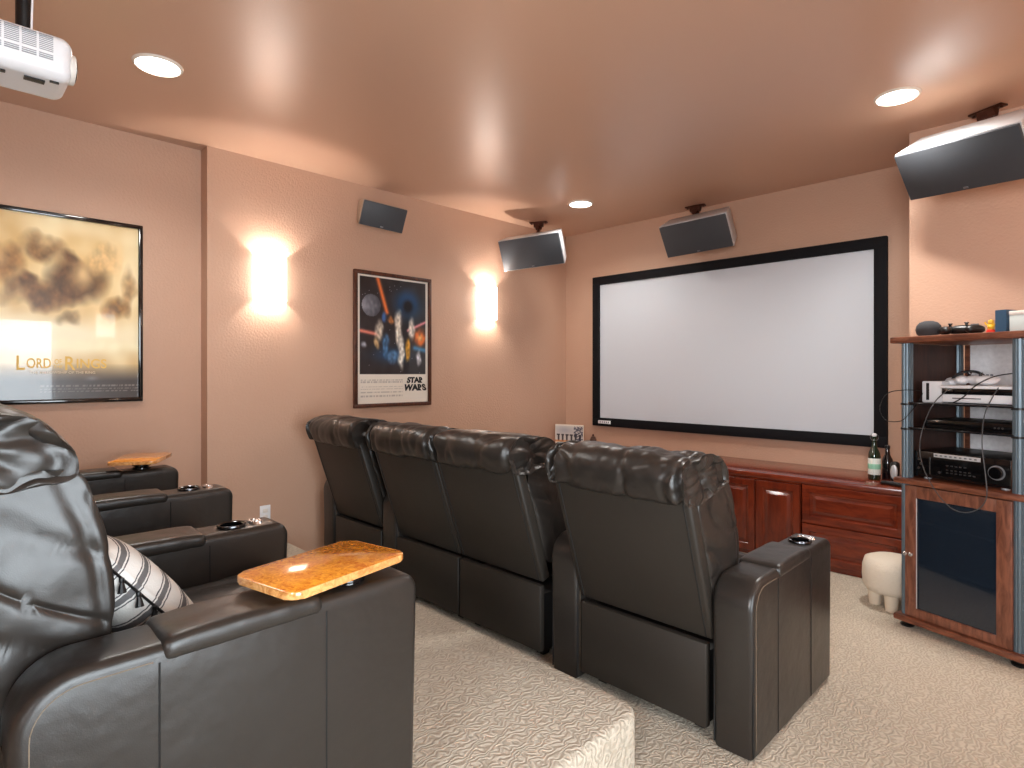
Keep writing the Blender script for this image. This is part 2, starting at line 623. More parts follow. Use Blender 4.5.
def arm_mesh():
    bm = bmesh.new()
    prism(bm, arm_profile(), -AW / 2, AW / 2, bev=.020, seg=4)
    o = obj('armrest', bm, M_leather)
    cut = obj('cutter', cyl(bmesh.new(), .037, AH - .07, AH + .05, 32, M=T(0, CUP_Y, 0)), None)
    md = o.modifiers.new('hole', 'BOOLEAN')
    md.object = cut
    md.operation = 'DIFFERENCE'
    md.solver = 'EXACT'
    dg = bpy.context.evaluated_depsgraph_get()
    me = D.meshes.new_from_object(o.evaluated_get(dg))
    D.objects.remove(o)
    D.objects.remove(cut)
    me.name = 'armrest'
    for p in me.polygons:
        p.use_smooth = True
    me.set_sharp_from_angle(angle=R(35))
    return me
ME_arm = arm_mesh()

def lid_mesh():
    def f(p, n):
        q = p.copy()
        v = p.y / .155
        if n.z > 0:
            q.z += .005 * (1 - v ** 4)
        return q + n * leather_noise(p, 3, .0025)
    bm = soft((AW + .012, .322, .042), .017, .009, f)
    bmesh.ops.translate(bm, vec=(0, .382, AH - .012), verts=bm.verts[:])
    return finish(bm, 'armrest_lid', M_leather)
ME_lid = lid_mesh()

def seam_meshes():
    out = []
    for y in (.215, .55):
        for sd in (-1, 1):
            x = sd * (AW / 2 + .0002)
            out.append(finish(ntube([(x, y, .02), (x, y, AH - .03)], .0019, 5), 'seam', M_dark))
    # welt along the rear edge and over the top
    prof = arc(.10, AH - .10, .10 - .014, 90, 180, 9)
    for sd in (-1, 1):
        x = sd * (AW / 2 - .0045)
        out.append(finish(ntube([(x, .215, AH - .0135)] + [(x, y, z) for y, z in prof] + [(x, .0135, .02)], .003, 6), 'seam', M_dark))
    return out
ME_seams = seam_meshes()

def stitch_meshes():
    prof = [(.205, AH - .026)] + arc(.10, AH - .10, .10 - .026, 90, 180, 9) + [(.026, AH - .14 - k * .03) for k in range(15)]
    return [finish(ntube([(sd * (AW / 2 + .0003), y, z) for y, z in prof], .0011, 4), 'stitching', M_stitch) for sd in (-1, 1)]
ME_stitches = stitch_meshes()

bm = lathe(bmesh.new(), [(.0355, -.068), (.0355, .002), (.039, .004), (.041, 0.0), (.0435, .001), (.043, .006), (.040, .0085), (.0345, .006), (.0325, -.066)], 32, close=True, M=T(0, CUP_Y, AH))
cyl(bm, .035, AH - .069, AH - .064, 32, M=T(0, CUP_Y, 0))
ME_cup = finish(bm, 'cup_holder', M_blackgloss)
def ctl_mesh():
    bm = bmesh.new()
    t = bmesh.new()
    bmesh.ops.create_cone(t, cap_ends=True, segments=28, radius1=.030, radius2=.026, depth=.008)
    add(bm, t, T(0, .716, AH + .004) @ Matrix.Diagonal((1.25, .72, 1, 1)))
    for s in (-1, 1):
        cyl(bm, .009, AH + .005, AH + .011, 16, M=T(s * .014, .716, 0), bev=.002)
    return finish(bm, 'control_buttons', M_chrome)
ME_ctl = ctl_mesh()
def ring_mesh():
    bm = lathe(bmesh.new(), [(.0395, .0085), (.0415, .0100), (.0440, .0085), (.0450, .004), (.0435, .004), (.041, .006)], 32, close=True, M=T(0, CUP_Y, AH))
    return finish(bm, 'cup_ring', mat('dark_steel', (92, 92, 96), .25, metal=1))
ME_ring = ring_mesh()

def tray(parent, yaw, off=(0, 0), up=.030):
    """burl swivel tray standing on a post in the cup holder"""
    L, Wd, th = .345, .222, .018
    t = bmesh.new()
    r = .028
    o = arc(Wd / 2 - r, L / 2 - r, r, 0, 90, 5) + arc(-Wd / 2 + r, L / 2 - r, r, 90, 180, 5) + arc(-Wd / 2 + r, -L / 2 + r, r, 180, 270, 5) + arc(Wd / 2 - r, -L / 2 + r, r, 270, 360, 5)
    lo = [t.verts.new((x, y, 0)) for x, y in o]
    hi = [t.verts.new((x, y, th)) for x, y in o]
    t.faces.new(lo[::-1])
    t.faces.new(hi)
    for i in range(len(o)):
        t.faces.new((lo[i], lo[(i + 1) % len(o)], hi[(i + 1) % len(o)], hi[i]))
    es = [e for e in t.edges if abs(e.verts[0].co.z - e.verts[1].co.z) < 1e-6]
    bmesh.ops.bevel(t, geom=es, offset=.004, segments=2, profile=.5, affect='EDGES')
    bmesh.ops.recalc_face_normals(t, faces=t.faces[:])
    me = finish(t, 'tray_table', M_burl)
    me.materials.append(M_burl_edge)
    for p in me.polygons:
        if abs(p.normal.z) < .9:
            p.material_index = 1
    ax = parent.location.x
    o = obj('tray_table', me, None, parent, (off[0], CUP_Y + off[1], AH + up), (0, 0, yaw))
    o['label'] = 'glossy orange burl wood tray'
    bm = cyl(bmesh.new(), .0315, -.085, -.026, 28)
    cyl(bm, .045, -.026, -.018, 28, bev=.003)
    cyl(bm, .055, -.012, 0, 28, bev=.002)
    cyl(bm, .016, -.03, -.005, 20)
    M = Matrix.Rotation(-yaw, 4, 'Z') @ T(-off[0], -off[1], 0)
    bmesh.ops.transform(bm, matrix=M, verts=bm.verts[:])
    p = obj('swivel_post', bm, M_blackgloss, o)
    return o

def armrest(root, x, cup=True, tray_yaw=None, tray_off=(0, 0), tray_up=.030):
    a = obj('armrest', ME_arm, None, root, (x, 0, 0))
    for nm, me in [('armrest_lid', ME_lid), ('cup_holder', ME_cup)] + ([('cup_ring', ME_ring)] if tray_yaw is None else []) + [('seam', m) for m in ME_seams] + [('stitching', m) for m in ME_stitches]:
        obj(nm, me, None, a)
    if tray_yaw is None:
        obj('control_buttons', ME_ctl, None, a)
    else:
        o = tray(root, tray_yaw, tray_off, tray_up)
        o.location.x += x
    return a

ME_shell = finish(shell_mesh(), 'back_shell', M_leather_panel)
ME_pipes = [finish(shell_piping(k), 'piping', M_dark) for k in (-1, 1)]
ME_lower = finish(lower_panel_mesh(), 'lower_back_panel', M_leather_panel)
ME_base = finish(base_mesh(), 'base_frame', M_dark)

def recliner(loc, label, seed, arms, group, res=.011, lean=0, back=0, wide=1, tall=1):
    t = thing('recliner', label, 'recliner', loc, 0, group)
    obj('base_frame', ME_base, None, t)
    obj('seat_cushion', seat_cushion_mesh(seed), M_leather, t, angle=60)
    obj('footrest', footrest_mesh(seed), M_leather, t, angle=60)
    sh = obj('back_shell', ME_shell, None, t)
    for me in ME_pipes:
        obj('piping', me, None, sh)
    obj('lower_back_panel', ME_lower, None, t)
    obj('back_cushion', back_cushion_mesh(seed, res), M_leather, t, angle=70)
    obj('head_cushion', head_roll_mesh(seed, res), M_leather, t, angle=70)
    # how far this seat's back is reclined
    for ch in list(t.children):
        if ch.name.split('.')[0] in ('back_shell', 'back_cushion', 'head_cushion'):
            M = T(0, back, 0) @ T(*PIV) @ Matrix.Rotation(lean, 4, 'X') @ T(*(-PIV))
            ch.location = M.to_translation()
            ch.rotation_euler = (lean, 0, 0)
            ch.scale = (wide, 1, tall)
    for a in arms:
        armrest(t, *a)
    return t

FY = 1.93
G1, G2 = 'recliners in the front row', 'recliners in the rear row'
recliner((-3.36, FY, 0), 'black leather recliner at the left end of the front row, beside the left wall', 1, [(-.365,), (.378,)], G1, wide=1.03)
recliner((-2.632, FY, 0), 'black leather recliner second from the left in the front row, no armrest on its right', 2, [], G1)
recliner((-2.056, FY, 0), 'black leather recliner third from the left in the front row', 3, [(.426,)], G1)
recliner((-1.262, FY, 0), 'black leather recliner at the right end of the front row, on the aisle', 4, [(.378,)], G1, .007, wide=1.045)
RY = .10
recliner((-1.68, RY - .01, ZP), 'black leather recliner nearest the camera, with orange burl tray and striped pillow', 5, [(.3675, True, R(12), (-.023, -.045))], G2, .0062, lean=R(-6.5), back=-.098, tall=1.028)
recliner((-2.42, RY - .025, ZP), 'black leather recliner in the middle of the rear row, between two cup holder armrests', 6, [(.375,)], G2, .014, lean=R(-6.5), back=-.125)
recliner((-3.24, RY + .07, ZP), 'black leather rear recliner by the left wall, orange burl tray on its far arm', 7, [(.41,), (-.40, True, R(62), (.0, .0), .042)], G2, .014, lean=R(-6.5), back=-.125)

# ------------------------------------------------------------------ pillows
def pillow_material():
    m = mat('striped_cotton', (222, 218, 212), .9, spec=.1, bump=[(240, .4, .003)])
    nt = m.node_tree
    b = nt.nodes['Principled BSDF']
    tc = nt.nodes.new('ShaderNodeTexCoord')
    sp = nt.nodes.new('ShaderNodeSeparateXYZ')
    nt.links.new(tc.outputs['Object'], sp.inputs[0])
    nz = nt.nodes.new('ShaderNodeTexNoise')
    nz.inputs['Scale'].default_value = 60
    nt.links.new(tc.outputs['Object'], nz.inputs['Vector'])
    ma = nt.nodes.new('ShaderNodeMath'); ma.operation = 'MULTIPLY_ADD'
    ma.inputs[1].default_value = .005
    nt.links.new(nz.outputs['Fac'], ma.inputs[0]); nt.links.new(sp.outputs['Z'], ma.inputs[2])
    md = nt.nodes.new('ShaderNodeMath'); md.operation = 'PINGPONG'
    md.inputs[1].default_value = .034
    nt.links.new(ma.outputs[0], md.inputs[0])
    cr = nt.nodes.new('ShaderNodeValToRGB')
    cr.color_ramp.interpolation = 'CONSTANT'
    sc = nt.nodes.new('ShaderNodeMath'); sc.operation = 'DIVIDE'; sc.inputs[1].default_value = .034
    nt.links.new(md.outputs[0], sc.inputs[0])
    e = cr.color_ramp.elements
    e[0].position = 0; e[0].color = (*s2l((108, 106, 106)), 1)
    e[1].position = .22; e[1].color = (*s2l((222, 218, 212)), 1)
    for p, c in ((.34, (92, 90, 92)), (.44, (222, 218, 212))):
        k = e.new(p); k.color = (*s2l(c), 1)
    nt.links.new(sc.outputs[0], cr.inputs['Fac'])
    nt.links.new(cr.outputs['Color'], b.inputs['Base Color'])
    return m
M_pillow = pillow_material()

def pillow_mesh(s, th, seed):
    def f(p, n):
        u, v = abs(p.x / (s / 2)), abs(p.z / (s / 2))
        k = max(.06, (1 - u ** 3) * (1 - v ** 3)) ** .5
        q = p.copy()
        q.y *= k
        q.x *= 1 - .06 * (1 - v * v) * u
        q.z *= 1 - .06 * (1 - u * u) * v
        return q + n * leather_noise(p, seed, .004)
    return soft((s, th, s), .03, .013, f)
def pillow(label, loc, rot, s, seed, tassels=True):
    t = thing('pillow', label, 'pillow', loc)
    t.rotation_euler = rot
    obj('cover', pillow_mesh(s, .17, seed), M_pillow, t, angle=80)
    if tassels:
        xe = lambda z: s / 2 * (1 - .06 * (1 - (z / (s / 2)) ** 2)) + .004
        pts = [(xe(z), 0, z) for z in [-.18 + .02 * i for i in range(19)]]
        obj('trim_cord', ntube(pts, .003, 6), M_black, t)
        for z in (-.16, -.105, -.05, .005, .06, .115, .165):
            bm = lathe(bmesh.new(), [(.0, .0), (.005, -.001), (.005, -.008), (.004, -.010), (.009, -.032), (.0, -.032)], 10)
            obj('tassel', bm, M_black, t, (xe(z) + .005, 0, z), (R(-40), R(-12), R(random.uniform(-20, 20))))
    return t
pillow('white and grey striped pillow with black tassels on the nearest recliner', (-1.69, .315, .775), (R(40), 0, R(14)), .40, 2)
pillow('striped pillow whose pale corner peeks out on the recliner by the left wall', (-3.26, .385, .795), (R(40), 0, R(-6)), .40, 5, False)

# ------------------------------------------------------------------ front cabinet
CY, CT = YN, .596            # front plane and top
tag(obj('countertop', nbox(XL + .002, XN - .002, CY - .022, YF - .002, CT - .038, CT, bev=.006), M_cherry),
    'long polished cherry wood countertop running under the projection screen', 'countertop')
def raised_panel(w, h, prof):
    """door front in XZ, facing -Y: list of (inset, y)"""
    bm = bmesh.new()
    rings = []
    for ins, y in prof:
        a, b = w / 2 - ins, h / 2 - ins
        rings.append([bm.verts.new(p) for p in ((-a, y, -b), (a, y, -b), (a, y, b), (-a, y, b))])
    for A, B in zip(rings, rings[1:]):
        for i in range(4):
            bm.faces.new((A[i], A[(i + 1) % 4], B[(i + 1) % 4], B[i]))
    bm.faces.new(rings[0][::-1])
    bm.faces.new(rings[-1])
    return bm
PROF = [(0, 0), (0, -.017), (.003, -.020), (.046, -.020), (.052, -.013), (.060, -.011), (.066, -.011), (.086, -.019), (.088, -.019)]
def unit(x0, x1, label, kind, group):
    t = thing('cabinet', label, 'cabinet', ((x0 + x1) / 2, CY, 0), 0, group)
    w = x1 - x0
    bm = nbox(-w / 2 + .001, w / 2 - .001, .0, YF - CY - .004, .0, CT - .040)
    obj('carcass', bm, M_cherry, t, smooth=False)
    if kind == 'doors':
        for s in (-1, 1):
            obj('door', raised_panel(w / 2 - .006, CT - .085, PROF), M_cherry_v, t, (s * w / 4, -.001, (CT - .04) / 2 + .008), angle=20)
    else:
        hh = (CT - .075) / 2
        for k in range(2):
            obj('drawer', raised_panel(w - .014, hh - .008, PROF), M_cherry, t, (0, -.001, .033 + hh * (k + .5)), angle=20)
    return t
GC = 'cherry wood cabinets under the screen'
unit(-1.432, XN - .004, 'cherry wood cabinet with two wide drawers behind the white stool', 'drawers', GC)
unit(-2.050, -1.436, 'cherry wood cabinet with two raised panel doors beside the drawers', 'doors', GC)
unit(-2.67, -2.054, 'cherry wood door cabinet hidden behind the joined pair of recliners', 'doors', GC)
unit(-3.29, -2.674, 'cherry wood door cabinet under the left part of the screen', 'doors', GC)
unit(XL + .004, -3.294, 'cherry wood drawer cabinet in the corner by the left wall', 'drawers', GC)

# ------------------------------------------------------------------ projection screen
SX0, SX1, SZ0, SZ1, FB = -3.627, -1.057, .775, 2.267, .082
sc = thing('projection_screen', 'large white fixed projection screen with black velvet frame on the front wall', 'screen', ((SX0 + SX1) / 2, YF, SZ0))
w, h = SX1 - SX0, SZ1 - SZ0
bm = bmesh.new()
for a in ((-w / 2, w / 2, 0, FB), (-w / 2, w / 2, h - FB, h)):
    box(bm, a[0], a[1], -.048, -.004, a[2], a[3], bev=.006)
for a in ((-w / 2, -w / 2 + FB), (w / 2 - FB, w / 2)):
    box(bm, a[0], a[1], -.048, -.004, FB - .006, h - FB + .006, bev=.006)
obj('frame', bm, M_velvet, sc)
obj('fabric', nbox(-w / 2 + FB - .01, w / 2 - FB + .01, -.026, -.018, FB - .01, h - FB + .01), M_screen, sc, smooth=False)
b = obj('badge', nbox(-.075, .075, -.0505, -.047, -.016, .016, bev=.001), M_white, sc, (-w / 2 + .15, 0, .042))
b['label'] = 'small white maker badge on the black frame'
bm = bmesh.new()
for x in (-.055, -.03, -.005, .02, .045):
    box(bm, x, x + .012, -.0515, -.050, -.009, .007)
obj('badge_mark', bm, M_grey, b, smooth=False)

# ------------------------------------------------------------------ posters
def mixc(a, b, t):
    t = max(0, min(1, t))
    return tuple(a[i] + (b[i] - a[i]) * t for i in range(3))
def blob(u, v, cx, cy, rx, ry):
    return math.exp(-(((u - cx) / rx) ** 2 + ((v - cy) / ry) ** 2))
def nz(u, v, s, k=0):
    return noise.noise(Vector((u * s, v * s, k)))
def segd(u, v, a, b):
    ax, ay, bx, by = *a, *b
    dx, dy = bx - ax, by - ay
    t = max(0, min(1, ((u - ax) * dx + (v - ay) * dy) / (dx * dx + dy * dy)))
    return math.hypot(u - ax - t * dx, (v - ay - t * dy) * 1.5)

def space_art(u, v):
    # generic space scene: moon, beams, glows and loose painterly strokes
    paper = (232, 222, 208)
    if not (.035 < u < .965 and .23 < v < .985):
        c = paper
        if v < .2 and .05 < u < .62:
            row = int(v * 110)
            if row in (6, 9, 12, 14, 18, 20) and nz(u, row, 60) > -.1:
                c = (186, 176, 166)
        return c
    c = (40 + 10 * nz(u, v, 9), 36 + 10 * nz(u, v, 9), 38 + 12 * nz(u, v, 9))
    s = noise.noise(Vector((u * 90, v * 135, 4)))
    if s > .70:
        c = (170, 170, 180)
    c = mixc(c, (24, 104, 170), 1.1 * blob(u, v, .70, .80, .15, .095) + .5 * blob(u, v, .45, .38, .25, .06))
    c = mixc(c, (18, 18, 24), 1.3 * blob(u, v, .70, .78, .085, .06))
    d = math.hypot((u - .19), (v - .765) * 1.45)
    if d < .125:
        sh = 120 - 260 * (u - .19) - 40 * abs((v - .765) * 8) + 30 * nz(u, v, 26)
        c = (sh, sh, sh + 8)
    c = mixc(c, (236, 120, 60), math.exp(-(segd(u, v, (.27, .99), (.40, .72)) / .028) ** 2))
    c = mixc(c, (230, 130, 110), math.exp(-(segd(u, v, (.03, .565), (.30, .54)) / .022) ** 2))
    c = mixc(c, (226, 140, 150), math.exp(-(segd(u, v, (.70, .585), (.97, .665)) / .018) ** 2))
    c = mixc(c, (230, 110, 40), 1.3 * blob(u, v, .88, .53, .085, .06) * (1 + nz(u, v, 20)))
    c = mixc(c, (255, 190, 110), blob(u, v, .88, .53, .035, .025))
    c = mixc(c, (70, 140, 186), .9 * math.exp(-(segd(u, v, (.80, .445), (.97, .425)) / .03) ** 2))
    w1 = .03 * nz(u, v, 11, 2)
    for cx, cy, rx, ry, col, k in ((.56, .60, .055, .13, (232, 220, 202), 1.2), (.60, .40, .05, .13, (236, 228, 214), 1.2),
                                   (.30, .57, .05, .09, (210, 196, 176), 1.0), (.38, .45, .05, .09, (70, 116, 160), 1.2),
                                   (.26, .47, .035, .06, (196, 160, 112), 1.0), (.70, .43, .04, .09, (208, 150, 52), 1.2),
                                   (.75, .60, .05, .09, (222, 210, 196), 1.1), (.86, .36, .04, .06, (220, 220, 226), 1.0),
                                   (.46, .66, .05, .04, (200, 126, 70), .9), (.36, .68, .04, .05, (60, 100, 160), .9), (.09, .46, .06, .03, (190, 190, 200), .7),
                                   (.48, .37, .08, .06, (90, 130, 170), .8)):
        k2 = k * blob(u + w1, v + w1 * .7, cx, cy, rx, ry)
        k2 = max(0, min(1, (k2 - .24) * 1.9))
        tone = 1 + .45 * nz(u, v, 34, cx * 9)
        c = mixc(c, tuple(x * tone for x in col), k2 * .92)
    return c

def mist_art(u, v):
    # generic golden mist drifting over soft rounded shapes
    n1 = nz(u, v * 1.4, 4, 1) + .5 * nz(u, v * 1.4, 9, 2)
    c = mixc((206, 164, 98), (246, 226, 176), .5 + .6 * n1)
    c = mixc(c, (252, 240, 204), .9 * blob(u, v, .5, .36, .8, .10) + .6 * blob(u, v, .2, .30, .35, .14) + .6 * blob(u, v, .97, .75, .15, .3) + .5 * blob(u, v, .65, .95, .3, .06))
    w = .05 * nz(u, v, 7, 5) + .02 * nz(u, v, 17, 8)
    for cx, cy, rx, ry, col, k in ((.08, .73, .15, .11, (128, 84, 40), 1.0), (.34, .83, .17, .09, (120, 84, 46), 1.0), (.56, .66, .21, .14, (72, 44, 22), 1.25), (.34, .57, .26, .09, (104, 68, 36), 1.0),
                                   (.76, .79, .13, .11, (190, 150, 96), .9), (.92, .62, .06, .18, (150, 112, 70), .8), (.84, .52, .12, .07, (124, 86, 44), 1.0), (.20, .62, .10, .06, (96, 62, 32), .9),
                                   (.53, .79, .10, .05, (84, 54, 30), 1.0), (.50, .44, .10, .05, (120, 96, 60), .8)):
        k2 = max(0, min(1, (k * blob(u + w, v + w, cx, cy, rx, ry) - .30) * 1.7))
        c = mixc(c, tuple(x * (1 + .35 * nz(u, v, 22, cx) + .2 * nz(u, v, 48, cy)) for x in col), k2 * .88)
    for cx, cy, rx, ry, k in ((.60, .70, .075, .07, .85), (.06, .75, .06, .06, .6), (.36, .85, .05, .035, .5), (.78, .78, .06, .06, .6), (.86, .80, .03, .10, .6)):
        c = mixc(c, (240, 204, 146), k * blob(u + w * .5, v, cx, cy, rx, ry))
    c = mixc(c, (255, 246, 206), 1.0 * blob(u, v, .52, .30, .6, .035) * (1 + nz(u, v, 12)))
    c = mixc(c, (58, 50, 46), (.20 - v) / .10)
    c = mixc(c, (150, 150, 160), .5 * blob(u, v, .66, .115, .04, .012))
    if .03 < v < .085 and u > .32:
        row = int(v * 130)
        if row % 2 and nz(u, row, 70) > -.05:
            c = (118, 110, 104)
    return c
M_art_matte = painted('poster_print', .35, .6)
M_art_gloss = painted('poster_print_under_glass', .3, .6)
M_art_gloss.node_tree.nodes['Principled BSDF'].inputs['Coat IOR'].default_value = 1.5

def poster(name, label, y0, y1, z0, z1, xw, fw, mframe, art, mart, nx, ny):
    """framed poster on the left wall; local x runs along world +Y"""
    t = thing(name, label, 'poster', (xw, (y0 + y1) / 2, z0), R(90), 'framed posters on the left wall')
    w, h = y1 - y0, z1 - z0
    bm = bmesh.new()
    dp = .03
    for a in ((-w / 2, w / 2, 0, fw), (-w / 2, w / 2, h - fw, h)):
        box(bm, a[0], a[1], -dp, -.002, a[2], a[3], bev=.005)
    for a in ((-w / 2, -w / 2 + fw), (w / 2 - fw, w / 2)):
        box(bm, a[0], a[1], -dp, -.002, fw - .004, h - fw + .004, bev=.005)
    obj('frame', bm, mframe, t)
    obj('backing', nbox(-w / 2 + .006, w / 2 - .006, -.012, -.002, .006, h - .006), M_black, t, smooth=False)
    pr = canvas('print', w - 2 * fw + .004, h - 2 * fw + .004, nx, ny, art, mart, t, (0, -.0135, h / 2))
    return t, pr, w - 2 * fw, h - 2 * fw
M_fr_black = mat('gloss_black_frame', (14, 13, 14), .12, coat=.5)
M_fr_brown = wood('brown_poster_frame', (58, 28, 16), (92, 48, 28), .4, 12, (4, 4, 1))
M_gold = mat('gold_lettering', (232, 190, 92), .5)
M_ink = mat('black_ink', (20, 18, 18), .6)
M_cream = mat('cream_ink', (226, 204, 168), .6)
t, pr, w, h = poster('poster', 'brown framed poster with space scene and bold black title, between the two wall sconces', 2.282, 3.006, 1.035, 2.094, XL, .030, M_fr_brown, space_art, M_art_matte, 150, 220)
def fit_text(s, x0, x1, z0, z1, tilt_top=0, offset=.0):
    bm = text_mesh(s, .1, offset)
    xs = [v.co.x for v in bm.verts]; ys = [v.co.y for v in bm.verts]
    a, b, c, d = min(xs), max(xs), min(ys), max(ys)
    for v in bm.verts:
        fx, fy, fz = (v.co.x - a) / (b - a), (v.co.y - c) / (d - c), v.co.z
        ins = tilt_top * fy
        v.co = Vector((x0 + ins + (x1 - x0 - 2 * ins) * fx, -.0012 - fz, z0 + (z1 - z0) * fy))
    return bm
bm = fit_text('STAR', .118, .296, -h / 2 + .156, -h / 2 + .206, .012, .0058)
add(bm, fit_text('WARS', .080, .322, -h / 2 + .092, -h / 2 + .148, .020, .0058))
obj('title_lettering', bm, M_ink, pr, smooth=False)
t, pr, w, h = poster('poster', 'large black framed poster of golden mist with gilt title behind the rear recliners', .195, .922, 1.132, 2.196, XL - .12, .024, M_fr_black, mist_art, M_art_gloss, 150, 210)
bm = bmesh.new()
add(bm, fit_text('L', -.225, -.190, -.345, -.268, 0, .0012))
add(bm, fit_text('ORD', -.183, -.078, -.335, -.280, 0, .0012))
add(bm, fit_text('OF', -.062, -.030, -.312, -.284, 0, .0006))
add(bm, fit_text('THE', -.068, -.026, -.335, -.317, 0, .0004))
add(bm, fit_text('R', -.015, .032, -.345, -.268, 0, .0012))
add(bm, fit_text('INGS', .038, .180, -.335, -.280, 0, .0012))
obj('title_lettering', bm, M_gold, pr, smooth=False)
obj('subtitle_lettering', fit_text('THE FELLOWSHIP OF THE RING', -.17, .125, -.366, -.352, 0, .0002), M_cream, pr, smooth=False)

# ------------------------------------------------------------------ sconces
LIGHTS = thing_count = 0
def lamp(name, kind, loc, energy, color=(1, .97, .92), size=.03, parent=None, **k):
    l = D.lights.new(name, kind)
    l.energy = energy
    l.color = color
    if kind in ('POINT', 'SPOT'):
        l.shadow_soft_size = size
    for a, b in k.items():
        setattr(l, a, b)
    o = link(D.objects.new(name, l))
    o.location = loc
    o.parent = parent
    return o
SCON = 12.0
def sconce(label, x, y, rz, power=SCON, up=.052):
    t = thing('wall_sconce', label, 'sconce', (x, y, 1.945), rz, 'wall sconces')   # local -Y looks into the room
    hw, pr_, hh = .108, .098, .150
    bm = bmesh.new()
    n = 22
    outer, inner = [], []
    for i in range(n + 1):
        a = PI + PI * i / n
        outer.append((hw * math.cos(a), pr_ * math.sin(a) - .004))
        inner.append(((hw - .006) * math.cos(a), (pr_ - .006) * math.sin(a) - .004))
    ring = outer + inner[::-1]
    lo = [bm.verts.new((a, b, -hh)) for a, b in ring]
    hi = [bm.verts.new((a, b, hh)) for a, b in ring]
    m = len(ring)
    for i in range(m):
        bm.faces.new((lo[i], lo[(i + 1) % m], hi[(i + 1) % m], hi[i]))
    for i in range(n):
        for L in (lo, hi):
            bm.faces.new((L[i], L[i + 1], L[m - 2 - i], L[m - 1 - i]))
    obj('shade', bm, M_shade, t)
    obj('back_plate', nbox(-.06, .06, -.006, -.001, -.11, .11, bev=.002), M_white, t)
    bm = bmesh.new()
    for s in (-1, 1):
        cyl(bm, .010, -.03, .03, 16, M=T(0, -.036, s * .035))
    box(bm, -.012, .012, -.05, -.004, -.012, .012)
    obj('lamp_socket', bm, M_white, t)
    for s in (-1, 1):
        lamp('sconce_bulb', 'POINT', (0, -.040, s * (up + .012 if s < 0 else up + .018)), power * (1.25 if s < 0 else 1.5), size=.012, parent=t)
    return t
sconce('glowing white half round wall sconce left of the brown framed poster', XL, 1.652, R(90))
sconce('glowing white half round wall sconce right of the brown framed poster, near the corner', XL, 3.645, R(90))
sconce('added unseen half round sconce on the right wall near the rack, behind the camera side', XR, 3.20, R(-90), 22, .10)  # guessed fixture, added with stronger, higher bulbs to light the front right
sconce('half round sconce on the right wall beside the glazed door', XR, 1.70, R(-90))

# ------------------------------------------------------------------ downlights
DOWN = 95
def downlight(label, x, y, power):
    t = thing('ceiling_light', label, 'light', (x, y, H), 0, 'recessed ceiling lights')
    obj('trim_ring', lathe(bmesh.new(), [(.092, -.001), (.092, -.010), (.095, -.012), (.102, -.008), (.106, -.001)], 40, close=True), M_trim, t)
    obj('lens', lathe(bmesh.new(), [(.0, -.012), (.06, -.011), (.0925, -.008), (.0925, -.001), (0, -.001)], 40), M_lamp, t)
    l = lamp('ceiling_light_beam', 'SPOT', (0, 0, -.03), power, size=.10, parent=t, spot_size=R(155), spot_blend=.7)
    return t
downlight('round recessed ceiling light near the projector at the upper left', -3.127, .763, 60)
downlight('round recessed ceiling light above the right end of the front row, by the large speaker', -.752, 3.587, 130)
downlight('small looking round ceiling light in the far corner above the corner speaker', -3.133, 3.942, 55)

